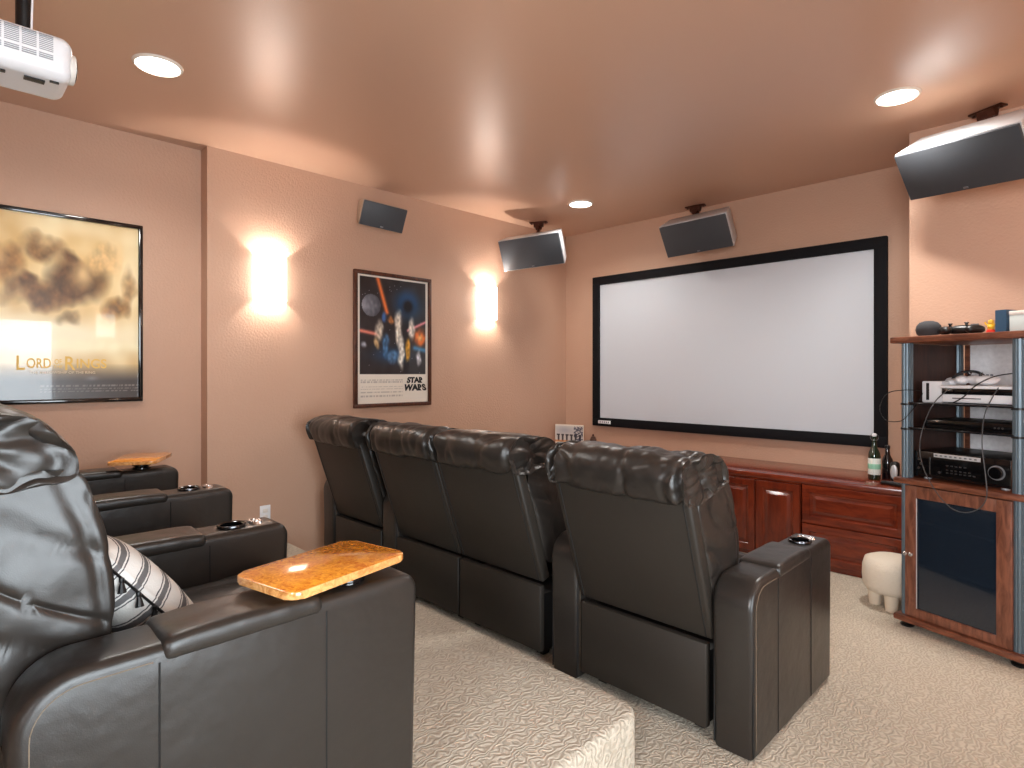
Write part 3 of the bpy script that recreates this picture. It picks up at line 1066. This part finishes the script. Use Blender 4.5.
# ------------------------------------------------------------------ speakers
def speaker(label, pos, yaw, pitch, roll, W, Hh, Dp, mcab, mount, mtop=None):
    """front face centre at pos, face looks along local -Y"""
    t = thing('speaker', label, 'speaker', pos, 0, 'surround speakers')
    Mr = Matrix.Rotation(yaw, 4, 'Z') @ Matrix.Rotation(pitch, 4, 'X') @ Matrix.Rotation(roll, 4, 'Y')
    t.rotation_euler = Mr.to_euler()
    bm = bmesh.new()
    f = [(-W / 2, 0, -Hh / 2), (W / 2, 0, -Hh / 2), (W / 2, 0, Hh / 2), (-W / 2, 0, Hh / 2)]
    bk = [(x * (.90 if mtop else .97), Dp, z * (.92 if mtop else .6)) for x, y, z in f]
    A = [bm.verts.new((x, .018, z)) for x, y, z in f]
    B = [bm.verts.new(p) for p in bk]
    bm.faces.new(A); bm.faces.new(B[::-1])
    for i in range(4):
        bm.faces.new((A[i], B[i], B[(i + 1) % 4], A[(i + 1) % 4]))
    bmesh.ops.bevel(bm, geom=bm.edges[:], offset=.006, segments=2, profile=.5, affect='EDGES')
    obj('cabinet_body', bm, mcab, t)
    obj('grille', nbox(-W / 2 + .006, W / 2 - .006, 0, .022, -Hh / 2 + .006, Hh / 2 - .006, bev=.006), M_grille, t)
    obj('badge', nbox(-.012, .012, -.003, .001, -Hh / 2 + .016, -Hh / 2 + .026, bev=.001), M_steel, t)
    # mount, built in world axes then brought into the speaker's frame
    inv = (Matrix.Translation(pos) @ Mr).inverted()
    c = Vector(pos) + (Mr @ Vector((0, Dp * .85, Hh * .2)))
    bm = bmesh.new()
    if mount == 'ceiling':
        top = Vector((mtop[0], mtop[1], H))
        d = Matrix.Translation(top) @ Matrix.Rotation(yaw, 4, 'Z')
        box(bm, -.085, .085, -.028, .028, -.012, -.001, bev=.003, M=d)
        for s in (-1, 1):
            cyl(bm, .008, -.020, -.011, 10, M=d @ T(s * .07, 0, 0))
        prism(bm, [(-.022, -.012), (.022, -.012), (.014, -.05), (-.014, -.05)], -.045, .045, M=d)
        tube(bm, [(top.x, top.y, H - .04), (top.x, top.y, H - .075), tuple(c)], .015, 10)
        cyl(bm, .026, -.02, .02, 16, M=T(top.x, top.y, H - .055) @ Matrix.Rotation(R(90), 4, 'X'))
    else:
        bk_ = Vector(pos) + (Mr @ Vector((0, Dp * .9, 0)))
        box(bm, XL + .001, XL + .010, bk_.y - .045, bk_.y + .045, bk_.z - .06, bk_.z + .06, bev=.003)
        tube(bm, [(XL + .006, bk_.y, bk_.z), tuple(bk_)], .016, 10)
    bmesh.ops.transform(bm, matrix=inv, verts=bm.verts[:])
    obj('mount_bracket', bm, M_bronze, t)
    return t
speaker('small dark speaker fixed to the left wall above the brown framed poster', (-3.850, 2.455, 2.489), R(74), R(26), R(6), .352, .195, .15, M_sidewood, 'wall')
speaker('silver speaker hanging in the far left corner from the ceiling', (-3.588, 3.803, 2.377), R(26), R(24.4), R(-4.2), .58, .285, .22, M_silver, 'ceiling', (-3.80, 4.14))
speaker('dark centre speaker hanging above the projection screen', (-2.34, 4.435, 2.413), R(5.9), R(33), R(-2.8), .57, .284, .20, M_silver, 'ceiling', (-2.475, 4.70))
speaker('large speaker hanging at the upper right above the equipment rack', (-.516, 3.747, 2.362), R(-26.4), R(36.8), R(5.7), .60, .284, .22, M_silver, 'ceiling', (-.44, 4.12))

# ------------------------------------------------------------------ projector
t = thing('projector', 'white projector hanging from a black pole at the upper left', 'projector', (-2.375, .13, 2.205))
def pf(p, n):
    q = p.copy()
    u = p.y / .19
    if p.z < 0:
        q.x *= 1 - .10 * min(1, -p.z / .07)
    return q
bm = soft((.235, .38, .135), .034, .008, pf)
bmesh.ops.translate(bm, vec=(0, 0, .071), verts=bm.verts[:])
obj('body', bm, M_white, t, angle=50)
bm = bmesh.new()
for k in range(6):
    y = -.095 + k * .040
    for j in range(9):
        z = .075 + .0056 * j
        box(bm, .1155, .1185, y, y + .034, z, z + .0026)
obj('vent_grille', bm, M_slot, t, smooth=False)
bm = bmesh.new()
for k in range(6):
    y = -.095 + k * .040
    for j in range(3):
        z = .052 + .0056 * j
        box(bm, .1145, .1178, y, y + .034, z, z + .0026)
obj('vent_grille', bm, M_slot, t, smooth=False)
bm = bmesh.new()
box(bm, .040, .066, .075, .125, -.0015, .003)
box(bm, .050, .064, .020, .032, -.0015, .003)
box(bm, .072, .079, .135, .158, -.0015, .006)
obj('port', bm, M_black, t, smooth=False)
bm = cyl(bmesh.new(), .046, 0, .022, 28, M=T(.055, .178, .062) @ Matrix.Rotation(R(-90), 4, 'X'), bev=.004)
obj('lens_barrel', bm, M_offw, t)
bm = cyl(bmesh.new(), .034, .016, .025, 28, M=T(.055, .178, .062) @ Matrix.Rotation(R(-90), 4, 'X'))
obj('lens', bm, M_blackgloss, t)
bm = bmesh.new()
cyl(bm, .021, .14, H - 2.205 - .012, 20)
cyl(bm, .07, H - 2.205 - .014, H - 2.205 - .001, 28, bev=.003)
box(bm, -.05, .05, -.05, .05, .138, .155, bev=.003)
obj('ceiling_pole', bm, M_black, t, (0, .080, 0))
bm = ntube([(.03, .095, .14), (.032, .10, .35), (.031, .097, H - 2.205 - .002)], .003, 6)
obj('cable', bm, M_white, t)

# ------------------------------------------------------------------ equipment rack
RO, RZ = (-.722, 3.568, 0), math.atan2(-.304, .953)
rk = thing('equipment_rack', 'walnut and blue grey aluminium equipment rack standing against the right front wall', 'rack', RO, RZ)
RW, RD, RT = .495, .52, 1.487
MR = T(*RO) @ Matrix.Rotation(RZ, 4, 'Z')
def post_mesh(z0, z1):
    bm = bmesh.new()
    n = 32
    ring = []
    for i in range(n):
        a = 2 * PI * i / n
        r = .0255 - (.004 if i % 4 == 0 else 0)
        ring.append((r * math.cos(a), r * math.sin(a)))
    lo = [bm.verts.new((x, y, z0)) for x, y in ring]
    hi = [bm.verts.new((x, y, z1)) for x, y in ring]
    bm.faces.new(lo[::-1]); bm.faces.new(hi)
    for i in range(n):
        bm.faces.new((lo[i], lo[(i + 1) % n], hi[(i + 1) % n], hi[i]))
    return finish(bm, 'post', M_post, angle=25)
ME_post = post_mesh(.055, RT - .03)
PXS, PYS = (.011, RW - .011), (.02, RD - .02)
for x in PXS:
    for y in PYS:
        obj('post', ME_post, None, rk, (x, y, 0))
        obj('foot', lathe(bmesh.new(), [(0, 0), (.03, 0), (.032, .008), (.022, .016), (.022, .032), (0, .032)], 20), M_black, rk, (x, y, 0))
obj('top_board', nbox(-.042, RW + .042, -.045, RD + .02, RT - .032, RT, bev=.007), M_walnut, rk)
obj('middle_board', nbox(-.030, RW + .030, -.035, RD + .01, .737, .765, bev=.006), M_walnut, rk)
obj('bottom_board', nbox(-.030, RW + .030, -.035, RD + .01, .032, .062, bev=.006), M_walnut, rk)
M_shelfglass = mat('black_glass_shelf', (24, 26, 30), .06)
ME_sh = finish(nbox(.0, RW, .0, RD - .01, 0, .010, bev=.002), 'glass_shelf', M_shelfglass)
for z in (1.143, 1.016):
    s = obj('glass_shelf', ME_sh, None, rk, (0, 0, z))
    for x in PXS:
        for y in PYS:
            obj('clip', cyl(bmesh.new(), .030, -.006, .004, 16), M_black, s, (x, y, 0))
obj('side_panel', nbox(.006, .014, .04, RD - .04, .765, RT - .034), M_walnut_d, rk, smooth=False)
obj('side_panel', nbox(RW - .014, RW - .006, .04, RD - .04, .062, .737), M_walnut_d, rk, smooth=False)
obj('side_panel', nbox(.006, .014, .04, RD - .04, .062, .737), M_walnut_d, rk, smooth=False)
obj('back_panel', nbox(.03, RW - .03, RD - .03, RD - .022, .062, .737), M_walnut_d, rk, smooth=False)
bp = obj('back_panel', nbox(.075, RW - .03, RD - .03, RD - .022, .800, RT - .034), M_bright, rk, smooth=False)
bp['label'] = 'speckled white board closing the back'
obj('back_stile', nbox(.052, .074, RD - .036, RD - .020, .765, RT - .034), M_walnut, rk, smooth=False)
# glass door in a walnut frame
dr = obj('door', (lambda bm: (box(bm, .018, .073, -.016, .004, .066, .730, bev=.003), box(bm, .410, .470, -.016, .004, .066, .730, bev=.003),
                              box(bm, .072, .411, -.016, .004, .670, .730, bev=.003), box(bm, .072, .411, -.016, .004, .066, .112, bev=.003), bm)[-1])(bmesh.new()), M_walnut_v, rk)
gp = obj('glass_pane', nbox(.070, .413, -.008, -.003, .109, .673), M_smoke, dr, smooth=False)
bm = ntube([(.0745, -.0165, .114), (.0745, -.0165, .668)], .0022, 6)
obj('edge_strip', bm, M_silver, dr)
for dz in (0, .0):
    pass
for x in (.030, .056):
    obj('knob', lathe(bmesh.new(), [(0, 0), (.004, 0), (.004, .012), (.010, .016), (.010, .024), (.006, .028), (0, .028)], 16, M=T(x, -.016, .385) @ Matrix.Rotation(R(90), 4, 'X')), M_chrome, dr)

def rack_thing(name, label, cat, x, y, z, rz=0, group=None):
    p = MR @ Vector((x, y, z))
    return thing(name, label, cat, p, RZ + rz, group)
# on top
t = rack_thing('smart_speaker', 'round dark grey fabric smart speaker on top of the rack', 'speaker', .054, .13, RT)
obj('body', lathe(bmesh.new(), [(0, .001), (.036, .001), (.052, .018), (.057, .038), (.053, .060), (.040, .076), (.020, .084), (0, .086)], 32), mat('charcoal_fabric', (58, 59, 62), .9, bump=[(600, .5, .002)]), t)
obj('base_ring', lathe(bmesh.new(), [(0, 0), (.037, 0), (.038, .004), (0, .004)], 28), M_black, t)

def gamepad_part(mbody, root, s=1.0):
    bm = bmesh.new()
    def lump(M, r, sc):
        q = bmesh.new()
        bmesh.ops.create_uvsphere(q, u_segments=20, v_segments=12, radius=r)
        add(bm, q, M @ Matrix.Diagonal((*sc, 1)))
    lump(T(0, 0, .026 * s), .05 * s, (1.25, .62, .42))
    for k in (-1, 1):
        lump(T(k * .055 * s, -.022 * s, .024 * s) @ Matrix.Rotation(k * R(-25), 4, 'Z'), .034 * s, (.75, 1.35, .6))
        lump(T(k * .048 * s, .022 * s, .030 * s), .024 * s, (1.2, .6, .55))
    b = obj('shell', bm, mbody, root)
    for x, y in ((-.045, .006), (.022, -.014)):
        obj('thumbstick', lathe(bmesh.new(), [(0, 0), (.007, 0), (.006, .010), (.010, .012), (.010, .017), (0, .018)], 16), M_blackgloss, root, (x * s, y * s, .042 * s))
    bm = bmesh.new()
    for x, y in ((.045, .016), (.056, .006), (.034, .006), (.045, -.004)):
        cyl(bm, .0045, .040 * s, .050 * s, 12, M=T(x * s, y * s, 0))
    obj('buttons', bm, M_grey, root)
t = rack_thing('game_controller', 'black game controller lying on top of the rack', 'game controller', .205, .13, RT, R(8))
gamepad_part(M_black, t, 1.12)
t = rack_thing('toy_figure', 'small red and yellow toy figure on the rack beside the blue book', 'toy', .262, .28, RT)
obj('base', lathe(bmesh.new(), [(0, 0), (.022, 0), (.024, .012), (.017, .030), (.010, .034), (0, .034)], 20), M_red, t)
bm = bmesh.new()
lathe(bm, [(0, .030), (.012, .032), (.016, .046), (.010, .058), (.013, .066), (.010, .078), (0, .082)], 18)
for s in (-1, 1):
    tube(bm, [(s * .010, 0, .052), (s * .022, 0, .060), (s * .026, 0, .070)], .004, 8)
obj('body', bm, M_yellow, t)
t = rack_thing('book', 'upright dark blue book on top of the rack', 'book', .318, .31, RT, R(-6))
bm = bmesh.new()
box(bm, -.030, -.027, -.04, .045, 0, .125)
box(bm, .015, .018, -.04, .045, 0, .125)
box(bm, -.030, .018, -.044, -.040, 0, .125, bev=.001)
obj('cover', bm, M_blue, t, smooth=False)
obj('pages', nbox(-.0268, .0148, -.0398, .042, .003, .122), M_paper, t, smooth=False)
t = rack_thing('patterned_box', 'pale box with a blue diamond lattice pattern on top of the rack', 'box', .425, .27, RT)
m = mat('lattice_print', (222, 228, 222), .6)
nt = m.node_tree
tc = nt.nodes.new('ShaderNodeTexCoord'); mp = nt.nodes.new('ShaderNodeMapping')
mp.inputs['Rotation'].default_value = (0, R(45), 0)
mp.inputs['Scale'].default_value = (38, 38, 38)
br = nt.nodes.new('ShaderNodeTexBrick')
br.offset = 0
br.inputs['Color1'].default_value = br.inputs['Color2'].default_value = (*s2l((222, 228, 222)), 1)
br.inputs['Mortar'].default_value = (*s2l((120, 160, 170)), 1)
br.inputs['Mortar Size'].default_value = .07
br.inputs['Brick Width'].default_value = 1
br.inputs['Row Height'].default_value = 1
nt.links.new(tc.outputs['Object'], mp.inputs['Vector'])
sx = nt.nodes.new('ShaderNodeSeparateXYZ'); cx = nt.nodes.new('ShaderNodeCombineXYZ')
nt.links.new(mp.outputs['Vector'], sx.inputs[0])
nt.links.new(sx.outputs['X'], cx.inputs['X']); nt.links.new(sx.outputs['Z'], cx.inputs['Y'])
nt.links.new(cx.outputs[0], br.inputs['Vector'])
nt.links.new(br.outputs['Color'], nt.nodes['Principled BSDF'].inputs['Base Color'])
obj('carton', nbox(-.065, .065, -.045, .045, 0, .10, bev=.003), m, t)
obj('lid', nbox(-.067, .067, -.047, .047, .092, .112, bev=.004), M_offw, t)

# upper shelf: consoles and headset
Z1 = 1.153
t = rack_thing('game_console', 'white upright game console with a black disc slot, left on the upper shelf', 'game console', .100, .17, Z1)
obj('case', nbox(-.047, .047, -.10, .13, 0, .108, bev=.006), M_white, t)
obj('disc_slot', nbox(-.026, -.012, -.1015, -.098, .012, .098, bev=.001), M_black, t)
t = rack_thing('game_console', 'flat white and black game console lying beside the upright one', 'game console', .305, .17, Z1)
obj('lower_shell', nbox(-.148, .150, -.125, .15, .004, .046, bev=.008), M_white, t)
obj('core', nbox(-.146, .150, -.128, .15, .045, .074, bev=.003), M_blackgloss, t)
obj('upper_shell', nbox(-.152, .152, -.140, .155, .073, .088, bev=.006), M_white, t)
obj('disc_slot', nbox(-.10, .02, -.1262, -.124, .024, .028), M_black, t, smooth=False)
bm = bmesh.new()
for x in (-.12, -.13, -.14):
    pass
obj('foot', nbox(-.13, .13, -.10, .12, 0, .006), M_black, t, smooth=False)
t = rack_thing('game_controller', 'white game controller resting on the flat console', 'game controller', .275, .13, Z1 + .088, R(-15))
gamepad_part(M_white, t, 1.1)
t = rack_thing('headset', 'white and black headset leaning over the consoles', 'headset', .205, .20, Z1 + .0885)
bm = bmesh.new()
pts = [(-.062, -.03, .020), (-.055, -.02, .045), (-.02, .0, .066), (.02, .02, .066), (.05, .03, .045), (.055, .035, .02)]
tube(bm, smooth_path(pts, 6), .007, 10)
obj('headband', bm, M_black, t)
for p in ((-.060, -.03, .018), (.056, .036, .018)):
    obj('ear_cup', lathe(bmesh.new(), [(0, -.014), (.026, -.014), (.032, -.006), (.032, .006), (.026, .014), (0, .014)], 20), M_white, t, p, (R(20), 0, 0))
# lower glass shelf: disc player
Z2 = 1.026
t = rack_thing('disc_player', 'slim black disc player on the second glass shelf', 'disc player', .265, .20, Z2)
obj('case', nbox(-.195, .200, -.14, .14, .004, .042, bev=.003), M_black, t)
obj('front_panel', nbox(-.194, .199, -.143, -.139, .006, .040, bev=.001), M_blackgloss, t)
bm = bmesh.new()
for x in (.11, .125, .14):
    cyl(bm, .004, 0, .003, 12, M=T(x, -.143, .02) @ Matrix.Rotation(R(90), 4, 'X'))
obj('buttons', bm, M_steel, t)
obj('foot', nbox(-.17, .17, -.12, .12, 0, .005), M_black, t, smooth=False)
# receiver on the middle board
t = rack_thing('av_receiver', 'black audio receiver with a large volume knob on the middle board', 'receiver', .247, .20, .765)
obj('case', nbox(-.205, .200, -.165, .18, .014, .140, bev=.003), M_black, t)
fp = obj('front_panel', nbox(-.207, .202, -.174, -.164, .012, .142, bev=.003), M_blackgloss, t)
obj('display_strip', nbox(-.115, .085, -.1758, -.173, .118, .138, bev=.0005), M_silver, t)
bm = bmesh.new()
for i in range(9):
    box(bm, -.108 + i * .021, -.098 + i * .021, -.1768, -.175, .124, .131)
obj('display_mark', bm, M_grey, t, smooth=False)
obj('volume_knob', lathe(bmesh.new(), [(0, 0), (.028, 0), (.027, .014), (.024, .017), (0, .017)], 28, M=T(.148, -.174, .078) @ Matrix.Rotation(R(90), 4, 'X')), M_blackgloss, t)
obj('knob_ring', lathe(bmesh.new(), [(.028, 0), (.034, 0), (.033, .004), (.028, .004)], 28, close=True, M=T(.148, -.174, .078) @ Matrix.Rotation(R(90), 4, 'X')), M_grey, t)
bm = bmesh.new()
for j, z in enumerate((.045, .058, .080)):
    for i in range(7 - j):
        box(bm, -.06 + i * .019, -.05 + i * .019, -.1765, -.173, z, z + .005)
for x, z in ((-.185, .10), (-.175, .078), (-.185, .055), (-.09, .045)):
    cyl(bm, .006, 0, .004, 14, M=T(x, -.174, z) @ Matrix.Rotation(R(90), 4, 'X'))
box(bm, -.135, -.130, -.1765, -.173, .03, .115)
obj('buttons', bm, M_steel, t)
for x in (-.165, .165):
    for y in (-.13, .14):
        obj('foot', lathe(bmesh.new(), [(0, 0), (.016, 0), (.018, .014), (0, .014)], 16), M_silver, t, (x, y, 0))

def cable(label, pts, r, m):
    o = obj('cable', ntube(smooth_path([MR @ Vector(p) for p in pts], 8), r, 6), m)
    tag(o, label, 'cable', 'loose cables on the rack')
M_cord = mat('grey_cord', (70, 70, 72), .5)
cable('thin black cable looping out past the left post of the rack', [(.060, .06, 1.21), (.02, -.02, 1.215), (-.06, -.03, 1.195), (-.10, -.03, 1.12), (-.07, -.03, 1.055), (.0, -.02, 1.055), (.035, .0, 1.10), (.055, .05, 1.165), (.062, .06, 1.20)], .0022, M_black)
cable('grey cable hanging from the flat console down across the glass door', [(.20, .03, 1.225), (.165, -.03, 1.16), (.125, -.045, 1.05), (.108, -.052, .94), (.125, -.056, .84), (.18, -.054, .73), (.24, -.052, .665), (.30, -.052, .650), (.36, -.052, .68), (.39, -.052, .74), (.385, -.05, .84), (.37, -.046, .98), (.375, -.03, 1.12), (.40, .03, 1.235)], .0024, M_cord)
cable('black cable slanting from the flat console to the right rear post', [(.23, -.0, 1.158), (.28, -.01, 1.19), (.335, -.02, 1.245), (.40, -.01, 1.285), (.44, .08, 1.30), (.455, .20, 1.30)], .0028, M_black)
cable('black cord drooping behind the consoles near the white back board', [(.40, .33, 1.24), (.43, .36, 1.20), (.42, .38, 1.12), (.40, .37, 1.045)], .0025, M_black)

# ------------------------------------------------------------------ stool, bottle, card and oddments
t = thing('stool', 'small round cream boucle stool on stubby legs left of the rack', 'stool', (-.822, 3.81, 0))
t.scale = (.96, .96, .96)
def sf(p, n):
    return p + n * (.004 * noise.noise(p * 40))
bm = lathe(bmesh.new(), [(0, .085), (.09, .085), (.130, .095), (.148, .125), (.152, .17), (.150, .23), (.138, .272), (.10, .288), (0, .292)], 48)
obj('seat', bm, M_boucle, t, angle=70)
for a in (35, 125, 215, 305):
    obj('leg', lathe(bmesh.new(), [(0, 0), (.029, 0), (.032, .01), (.038, .10), (0, .10)], 20), M_stoolleg, t, (.085 * math.cos(R(a - 25)), .085 * math.sin(R(a - 25)), 0))

t = thing('bottle', 'green swing top bottle with a pale label standing at the right end of the countertop', 'bottle', (-1.062, 4.45, CT))
obj('glass_body', lathe(bmesh.new(), [(0, 0), (.034, 0), (.036, .006), (.036, .155), (.032, .180), (.018, .212), (.0145, .235), (.0145, .275), (.017, .277), (.017, .287), (.0, .287)], 28), M_bottle, t)
l = obj('label', lathe(bmesh.new(), [(.0366, .035), (.0372, .037), (.0372, .140), (.0366, .142)], 28), M_labelw, t)
obj('label_print', lathe(bmesh.new(), [(.0373, .072), (.0378, .074), (.0378, .104), (.0373, .106)], 28), M_label, l)
bm = lathe(bmesh.new(), [(0, .286), (.013, .286), (.014, .300), (.008, .306), (0, .307)], 18)
obj('stopper', bm, M_white, t)
bm = bmesh.new()
for s in (-1, 1):
    tube(bm, smooth_path([(s * .017, 0, .262), (s * .024, .004, .28), (s * .018, 0, .298), (0, 0, .300)], 5), .0016, 6)
tube(bm, [(.0155 * math.cos(a), .0155 * math.sin(a), .262) for a in [2 * PI * i / 20 for i in range(20)]], .0016, 6, closed=True)
obj('wire_bail', bm, M_steel, t)
t = thing('bottle', 'plain dark bottle standing behind the labelled green bottle', 'bottle', (-1.002, 4.52, CT))
obj('glass_body', lathe(bmesh.new(), [(0, 0), (.031, 0), (.033, .006), (.033, .11), (.028, .138), (.015, .165), (.013, .20), (.0155, .202), (.0155, .212), (0, .212)], 28), mat('black_bottle_glass', (12, 10, 14), .1, coat=1), t)
obj('cap', lathe(bmesh.new(), [(0, .212), (.016, .208), (.016, .222), (.012, .226), (0, .227)], 18), M_black, t)

t = thing('webcam', 'small dark oval device with a silver face on the countertop behind the rack post', 'device', (-.925, 4.36, CT))
bm = soft((.05, .06, .13), .022, .008)
bmesh.ops.translate(bm, vec=(0, 0, .078), verts=bm.verts[:])
obj('housing', bm, M_black, t)
bm = bmesh.new()
q = bmesh.new(); bmesh.ops.create_uvsphere(q, u_segments=20, v_segments=12, radius=.04)
add(bm, q, T(0, -.028, .078) @ Matrix.Diagonal((.5, .15, 1.2, 1)))
obj('face', bm, M_silver, t)
obj('stand', lathe(bmesh.new(), [(0, 0), (.03, 0), (.028, .008), (.008, .014), (.008, .02), (0, .02)], 20), M_black, t)
t = tag(obj('remote_control', soft((.05, .15, .02), .008, .006), M_black, None, (-.915, 4.285, CT + .0125), (0, 0, R(70)), angle=50), 'black remote control lying at the right edge of the countertop', 'remote control')
bm = bmesh.new()
for i in range(5):
    for j in (-1, 0, 1):
        cyl(bm, .004, .009, .0115, 10, M=T(j * .012, -.05 + i * .02, 0))
obj('buttons', bm, M_grey, t)

def card_art(u, v):
    c = (206, 200, 192)
    if v > .93 or v < .05:
        return (230, 220, 205)
    c = mixc(c, (150, 150, 160), .6 * blob(u, v, .35, .7, .3, .2))
    if .10 < v < .62:
        for k in range(6):
            cx = .12 + k * .155
            if abs(u - cx) < .035 + .02 * (v > .40) and v < .48 + .08 * nz(k, 1, 3.7):
                c = (58, 50, 52)
    if u > .68:
        c = mixc(c, (40, 42, 60), .7 * (nz(u, v, 15) > -.1))
    if v < .16:
        c = mixc(c, (196, 120, 60), .7)
    return c
t = thing('photo_card', 'small upright picture card with a row of dark figures in the far left corner', 'card', (-3.79, 4.58, CT))
obj('board', nbox(-.155, .155, .002, .022, 0, .185), M_paper, t, smooth=False)
canvas('print', .31, .185, 60, 36, card_art, painted('card_print', .4), t, (0, .0008, .0925))
t.rotation_euler = (0, 0, R(14))
t = thing('ornament', 'tiny dark brown ornament on the countertop just right of the picture card', 'ornament', (-3.50, 4.60, CT))
obj('body', lathe(bmesh.new(), [(0, 0), (.035, 0), (.037, .01), (.028, .03), (.034, .055), (.02, .085), (.0, .095)], 20), mat('dark_brown_wood', (78, 46, 30), .45), t)
obj('finial', lathe(bmesh.new(), [(0, .09), (.010, .094), (.008, .108), (0, .112)], 14), M_bronze, t)

t = thing('wall_outlet', 'small white outlet plate low on the left wall behind the rear armrests', 'outlet', (XL, 1.62, .345), R(90))
obj('plate', nbox(-.036, .036, -.007, -.001, -.058, .058, bev=.003), M_white, t)
bm = bmesh.new()
for z in (-.022, .022):
    box(bm, -.016, .016, -.009, -.006, z - .013, z + .013, bev=.002)
obj('socket', bm, M_offw, t)

# ------------------------------------------------------------------ light and camera
w = D.worlds.new('World')
bpy.context.scene.world = w
w.use_nodes = True
bg = w.node_tree.nodes['Background']
bg.inputs['Color'].default_value = (.72, .86, 1, 1)
bg.inputs['Strength'].default_value = 1.5
day = D.lights.new('daylight', 'AREA')
day.shape = 'RECTANGLE'
day.size, day.size_y = 1.9, 1.8
day.energy = 160
day.color = (.85, .94, 1)
do = link(D.objects.new('daylight', day))
do.location = (XR + .25, (DY0 + DY1) / 2, 1.05)
do.rotation_euler = (0, R(90), 0)

day2 = D.lights.new('added_rear_fill', 'AREA')  # added fill lamp behind the guessed rear window, aimed at the front wall
day2.shape = 'RECTANGLE'
day2.size, day2.size_y = 1.3, 1.15
day2.energy = 150
day2.color = (.93, .96, 1)
do2 = link(D.objects.new('added_rear_fill', day2))
do2.location = ((WX0 + WX1) / 2, YB - .30, (WZ0 + WZ1) / 2)
do2.rotation_euler = (R(90), 0, 0)

cam = D.cameras.new('camera')
co = link(D.objects.new('camera', cam))
bpy.context.scene.camera = co
co.location = (0, 0, 1.30)
co.rotation_euler = (R(90), 0, R(45.15))
cam.sensor_fit = 'HORIZONTAL'
cam.sensor_width = 36
cam.lens = 36 * 586 / 1024
cam.shift_y = -(384 - 373.4) / 1024
cam.clip_start = .02
sc_ = bpy.context.scene
sc_.view_settings.view_transform = 'Standard'
sc_.view_settings.look = 'None'
sc_.view_settings.gamma = 1
sc_.view_settings.exposure = .06
sc_.view_settings.use_curve_mapping = False
